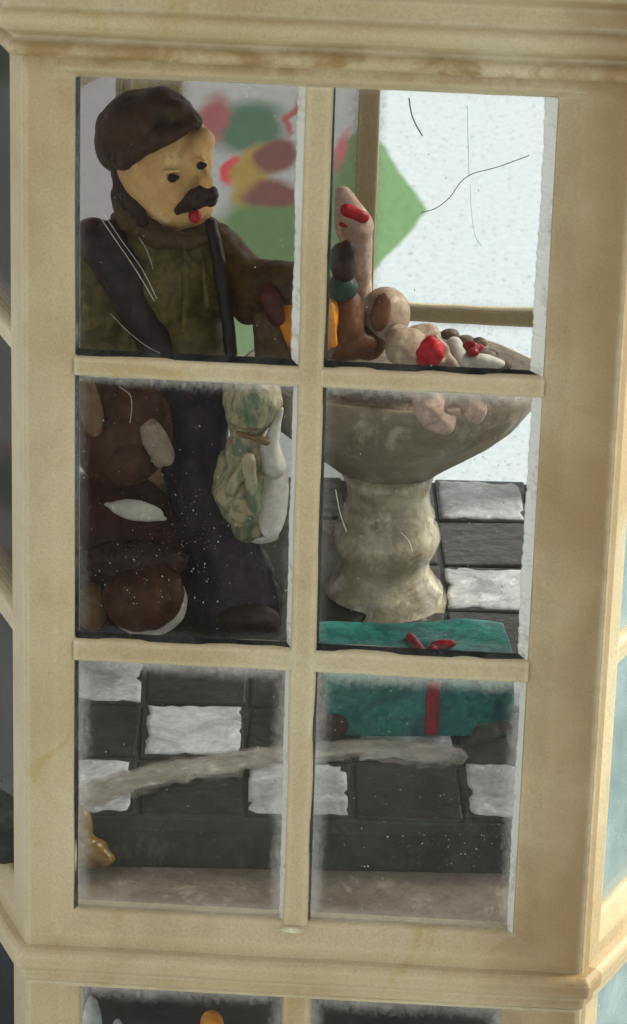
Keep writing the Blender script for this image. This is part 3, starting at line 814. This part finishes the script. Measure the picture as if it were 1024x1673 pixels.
# cloth pouch hanging from the table
def pouch_mat():
    t = NT('green and cream marbled cloth')
    a = t.mix(t.ramp(t.noise(2.6, 5, 0.6, dist=1.5, stretch=(1.6, 1.6, .7)), .45, .60), lin((164, 150, 116)), lin((88, 104, 78)))
    a = t.mix(t.ramp(t.noise(3.3, 5, 0.6, dist=1.2), .58, .70), a, lin((134, 102, 80)))
    t.color(a); t.b.inputs['Roughness'].default_value = .45
    t.bump(t.noise(7, 6, .65), .5, .04)
    return t.m
M_POUCH = pouch_mat()
M_BRN = paint('brown wood paint', (112, 74, 44), (82, 48, 32), 0.4, 2.2, (0.4, 0.66), 0.5, 0.5, 0.3)
YP = 5.35
pouch = toy('cloth_pouch', at(410, 630, YP), 'marbled green and cream cloth pouch tied at its neck, hanging from the table', 'pouch')
blob('pouch_body', [L(405, 700, YP, 26, 400, 740, YP, 36), E(398, 795, YP, 52, 72, 36, -6), E(412, 850, YP, 38, 38, 30), L(404, 745, YP - .3, 8, 376, 800, YP - .3, 12), L(410, 745, YP - .32, 8, 412, 830, YP - .3, 14), E(425, 872, YP, 26, 16, 22)], M_POUCH, pouch, .03, .03, 5)
blob('pouch_top', [L(412, 650, YP, 52, 412, 662, YP, 48), L(410, 655, YP, 46, 404, 705, YP, 26)], M_POUCH, pouch, .03, .04, 5)
blob('white_lining', [E(446, 815, YP - .12, 26, 70, 22, 4), L(447, 760, YP - .12, 22, 440, 730, YP - .1, 17), L(440, 730, YP - .12, 15, 460, 668, YP - .1, 5), E(430, 878, YP - .05, 26, 10, 16, -6)], M_WHITE, pouch, .025, .015, 5)
blob('neck_knot', [L(388, 708, YP - .2, 5, 436, 722, YP - .24, 6)], M_TAN, pouch, .02, .01, 8)

M_PINK = paint('pale pink brown wood', (186, 162, 146), (156, 126, 108), 0.4, 2.4, (0.4, 0.66), 0.4, 0.45, 0.25)
M_REDP = paint('bright red paint', (176, 30, 38), (140, 24, 36), 0.36, 4, (0.4, 0.7), 0.4, 0.5, 0.15)
M_ORG = paint('orange paint', (222, 146, 34), (190, 112, 24), 0.4, 2.2, (0.4, 0.7), 0.4, 0.5, 0.15)
M_TEALD = paint('dark teal paint', (50, 74, 64), (38, 56, 50), 0.4, 3, (0.4, 0.7), 0.4, 0.5, 0.25)
M_BALL = paint('pale beige paint', (176, 158, 136), (150, 126, 104), 0.4, 2.2, (0.4, 0.66), 0.4, 0.5, 0.25)
ttop = zz_(601)
def base_at(px, Y):
    p = at(px, 560, Y); return Vector((p.x, Y, ttop))
YK = 7.3
sk = toy('wooden_skittle', base_at(590, YK), 'pinkish wooden skittle with a red band standing behind the doll', 'skittle')
blob('skittle_body', [L(560, 318, YK, 15, 578, 372, YK, 33), L(578, 372, YK, 31, 588, 440, YK, 20), L(588, 440, YK, 18, 592, 560, YK, 22)], M_PINK, sk, .03, .012, 4)
blob('red_band', [L(566, 343, YK - .14, 12, 594, 356, YK - .13, 10)], M_REDP, sk, .02, .012, 9)
blob('red_band', [L(556, 366, YK - .18, 4, 574, 372, YK - .18, 4)], M_REDP, sk, .016, .006, 9)
YB = 6.4
doll = toy('wooden_doll', base_at(540, YB), 'small doll with dark hair, teal collar and orange skirt held by the toymaker', 'doll')
blob('skirt', [E(496, 516, YB - .12, 60, 56, 36), E(498, 550, YB - .12, 58, 30, 36)], M_ORG, doll, .03, .01, 5)
blob('torso', [E(566, 520, YB, 30, 52, 28), E(562, 566, YB, 46, 24, 34), E(586, 560, YB - .02, 30, 22, 26)], M_BRN, doll, .03, .015, 5)
blob('collar', [E(558, 470, YB - .04, 27, 23, 26)], M_TEALD, doll, .025, .012, 6)
blob('head', [E(560, 430, YB, 22, 34, 24, -10), E(568, 410, YB, 14, 18, 18)], M_HAIR, doll, .025, .012, 6)
blob('yellow_stripe', [L(541, 500, YB - .36, 6, 545, 562, YB - .36, 7)], M_ORG, doll, .02, .002)
ball = toy('toy_ball', base_at(627, 6.7), 'pale round ball with a brown swirl at the back of the tabletop', 'ball')
blob('ball_body', [E(630, 514, 6.7, 40, 46, 38)], M_BALL, ball, .028, .01, 4)
blob('brown_swirl', [E(622, 510, 6.45, 17, 34, 8, 12), E(600, 560, 6.5, 30, 30, 16)], M_BRN, ball, .028, .012, 5)
blob('ribbon_tail', [E(578, 502, 6.6, 11, 22, 10, -24)], M_WHITE, ball, .02, .008, 6)
YC = 6.2
wrap = toy('crumpled_wrapper', base_at(700, YC), 'crumpled whitish wrapping with a red knot lying at the table rim', 'wrapper')
blob('wrapping', [E(662, 568, YC, 33, 34, 30), E(650, 545, YC + .2, 20, 16, 16), E(692, 548, YC + .25, 28, 20, 20), E(690, 590, YC - .1, 44, 18, 30), L(712, 552, YC, 8, 748, 604, YC - .2, 7)], M_BALL, wrap, .025, .03, 6)
blob('red_knot', [E(704, 574, YC - .34, 23, 22, 18), E(700, 590, YC - .32, 22, 10, 14), E(706, 556, YC - .28, 10, 10, 10)], M_REDP, wrap, .022, .03, 9)
blob('hanging_fold', [L(700, 625, YC - 1.0, 30, 700, 668, YC - 1.25, 26), E(716, 688, YC - 1.2, 30, 22, 16, 8), L(700, 640, YC - 1.1, 24, 800, 640, YC - .9, 20), E(775, 668, YC - 1.05, 22, 24, 14), E(820, 650, YC - .75, 24, 18, 14)], M_PINK, wrap, .025, .03, 6)
cone = toy('paper_cone', base_at(745, YC), 'white paper cone with purple red dots beside the red knot', 'paper cone')
blob('paper', [L(742, 562, YC + .05, 14, 752, 588, YC - .05, 18), E(790, 590, YC, 36, 12, 20, 8)], M_WHITE, cone, .022, .012, 6)
blob('dots', [E(768, 566, YC + .02, 15, 10, 9), E(774, 576, YC - .1, 10, 8, 8), E(782, 568, YC + .1, 9, 7, 7)], M_REDR, cone, .016, .02, 14)
peb = toy('grey_pebbles', base_at(800, 6.7), 'heap of small grey pebbles at the right end of the tabletop', 'pebbles')
for x, y, Y, r in ((795, 582, 6.6, 12), (812, 590, 6.5, 11), (786, 574, 6.9, 10), (826, 597, 6.5, 10), (775, 585, 6.4, 9), (805, 576, 6.9, 9), (760, 556, 7.2, 12), (735, 546, 7.4, 12), (782, 560, 7.2, 11)):
    blob('pebble', [E(x, y, Y, r * 1.3, r * .8, r)], M_TOP, peb, .022, .012, 7)

# toys standing by the left wall, seen through the left-hand side window
sack = blob('charcoal_sack', [E(-30, 800, 4.6, 56, 110, 50), E(-30, 960, 4.6, 60, 100, 55), E(-40, 640, 4.6, 40, 70, 40), E(-20, 1120, 4.6, 40, 90, 44)], paint('charcoal cloth', (70, 70, 66), (46, 60, 44), .6, 1.2, (.4, .65), .5, .3, .2), None, .05, .03, 3)
tag(sack, 'dark grey sack standing inside the left side window', 'sack')
ob = blob('orange_ball', [E(2, 1330, 3.2, 22, 20, 20)], M_ORG, None, .03, .006)
tag(ob, 'small orange ball behind the lower left side window', 'ball')

# lower storey
low = blob('orange_toy', [E(346, 1672, 3.0, 22, 24, 20), L(346, 1690, 3.0, 14, 346, 1840, 3.0, 20)], M_ORG, None, .03, .008)
tag(low, 'orange wooden knob toy in the lower left window', 'toy')
gs = blob('grey_figurine', [E(150, 1680, 2.6, 18, 60, 20), L(150, 1700, 2.6, 30, 150, 1900, 2.6, 40), E(192, 1690, 2.8, 14, 30, 16)], M_TILE_L, None, .035, .02)
tag(gs, 'pale grey toy post in the corner of the lower left window', 'toy')
bm = bmesh.new(); box(bm, -3.6, 3.6, 6.2, 6.6, -4.29, -.36)
pb = bevel(from_bm('partition', bm, M_BASE_D, lantern), .04)

# ------------------------------------------------------------------ hairs, scratches, dust
M_HAIRS = paint('grey fibre', (132, 128, 120), (110, 106, 98), .6)
def hair(pts, Y, r, label, n=40):
    bm = bmesh.new()
    tube(bm, spline([at(x, y, Y) for x, y in pts], n), r, 5)
    o = from_bm('hair', bm, M_HAIRS, None, True)
    return tag(o, label, 'hair', None)
YG = 10.62
hair([(688, 347), (712, 340), (735, 322), (752, 298), (772, 284), (815, 272), (864, 254)], YG, .006, 'long dark hair curving across the back window pane')
hair([(763, 172), (764, 215), (765, 250), (766, 286)], YG - .02, 0.0025, 'thin straight hair hanging down the back window pane')
hair([(668, 160), (672, 185), (680, 205), (690, 222)], YG - .01, .009, 'short thick bent fibre near the top of the back pane')
hair([(768, 300), (770, 345), (776, 385), (786, 402)], YG - .01, 0.002, 'faint short hair below the long one on the back pane')
M_SCR = paint('bright scratch', (225, 222, 205), (200, 196, 180), .4)
def scratch(pts, key, r=.006):
    r *= .7
    bm = bmesh.new()
    tube(bm, spline([at(x, y, 0.197) for x, y in pts], 24), r, 4, .5)
    p = front_panes[key]
    return from_bm('scratch', bm, M_SCR, p, True)
scratch([(164, 356), (190, 394), (225, 446), (252, 492)], (0, 2))
scratch([(171, 352), (198, 392), (232, 440), (256, 488)], (0, 2), .005)
scratch([(180, 512), (205, 538), (240, 566), (268, 580)], (0, 2), .004)
scratch([(195, 632), (212, 645), (215, 665), (212, 692)], (0, 1), .005)
scratch([(402, 160), (405, 150), (408, 142)], (0, 2), .008)
scratch([(227, 388), (240, 410), (250, 440)], (0, 2), .004)
scratch([(548, 800), (556, 840), (566, 868)], (1, 1), .010)
scratch([(655, 870), (668, 884), (674, 902)], (1, 1), .010)
bm = bmesh.new()
def speck(x, y, l, w, a):
    c = at(x, y, 0.193)
    dx = Vector((math.cos(a), 0, math.sin(a))); dz = Vector((-math.sin(a), 0, math.cos(a)))
    v = [bm.verts.new(c + dx * l), bm.verts.new(c + dz * w), bm.verts.new(c - dx * l), bm.verts.new(c - dz * w), bm.verts.new(c + Vector((0, -.006, 0))), bm.verts.new(c + Vector((0, .003, 0)))]
    for i in range(4):
        bm.faces.new((v[i], v[(i + 1) % 4], v[4])); bm.faces.new((v[(i + 1) % 4], v[i], v[5]))
zones = [((124, 478, 150, 580), 45), ((548, 870, 180, 600), 60), ((124, 470, 640, 1045), 130), ((522, 860, 650, 1075), 120), ((124, 450, 1110, 1490), 80), ((516, 840, 1125, 1525), 120)]
for (x0, x1, y0, y1), n in zones:
    for _ in range(n):
        x, y = random.uniform(x0, x1), random.uniform(y0, y1)
        s = random.random() ** 3
        l = .004 + .011 * s
        speck(x, y, l, l * random.uniform(.25, .7), random.gauss(1.9, .5))
for cx, cy, sx, sy, n in ((330, 860, 60, 90, 150), (230, 930, 60, 50, 80), (740, 1400, 70, 90, 200), (790, 880, 40, 120, 90), (700, 1200, 60, 60, 40)):
    for _ in range(n):
        x, y = random.gauss(cx, sx), random.gauss(cy, sy)
        if any(a < x < b and c < y < d for (a, b, c, d), _n in zones):
            l = .0035 + .012 * random.random() ** 3
            speck(x, y, l, l * random.uniform(.25, .6), random.gauss(1.9, .4))
chip = blob('highlight_chip', [E(474, 1520, -.01, 24, 6, 3, 3)], paint('cream highlight', (206, 198, 164), (186, 176, 138), .5), lantern, .018, .012, 8)  # cream sliver painted as the bright highlight on the bottom sill
dust = from_bm('dust_specks', bm, paint('grey dust', (190, 184, 168), (140, 134, 120), .8), lantern, False)
tag(dust, None, None, None, 'stuff')
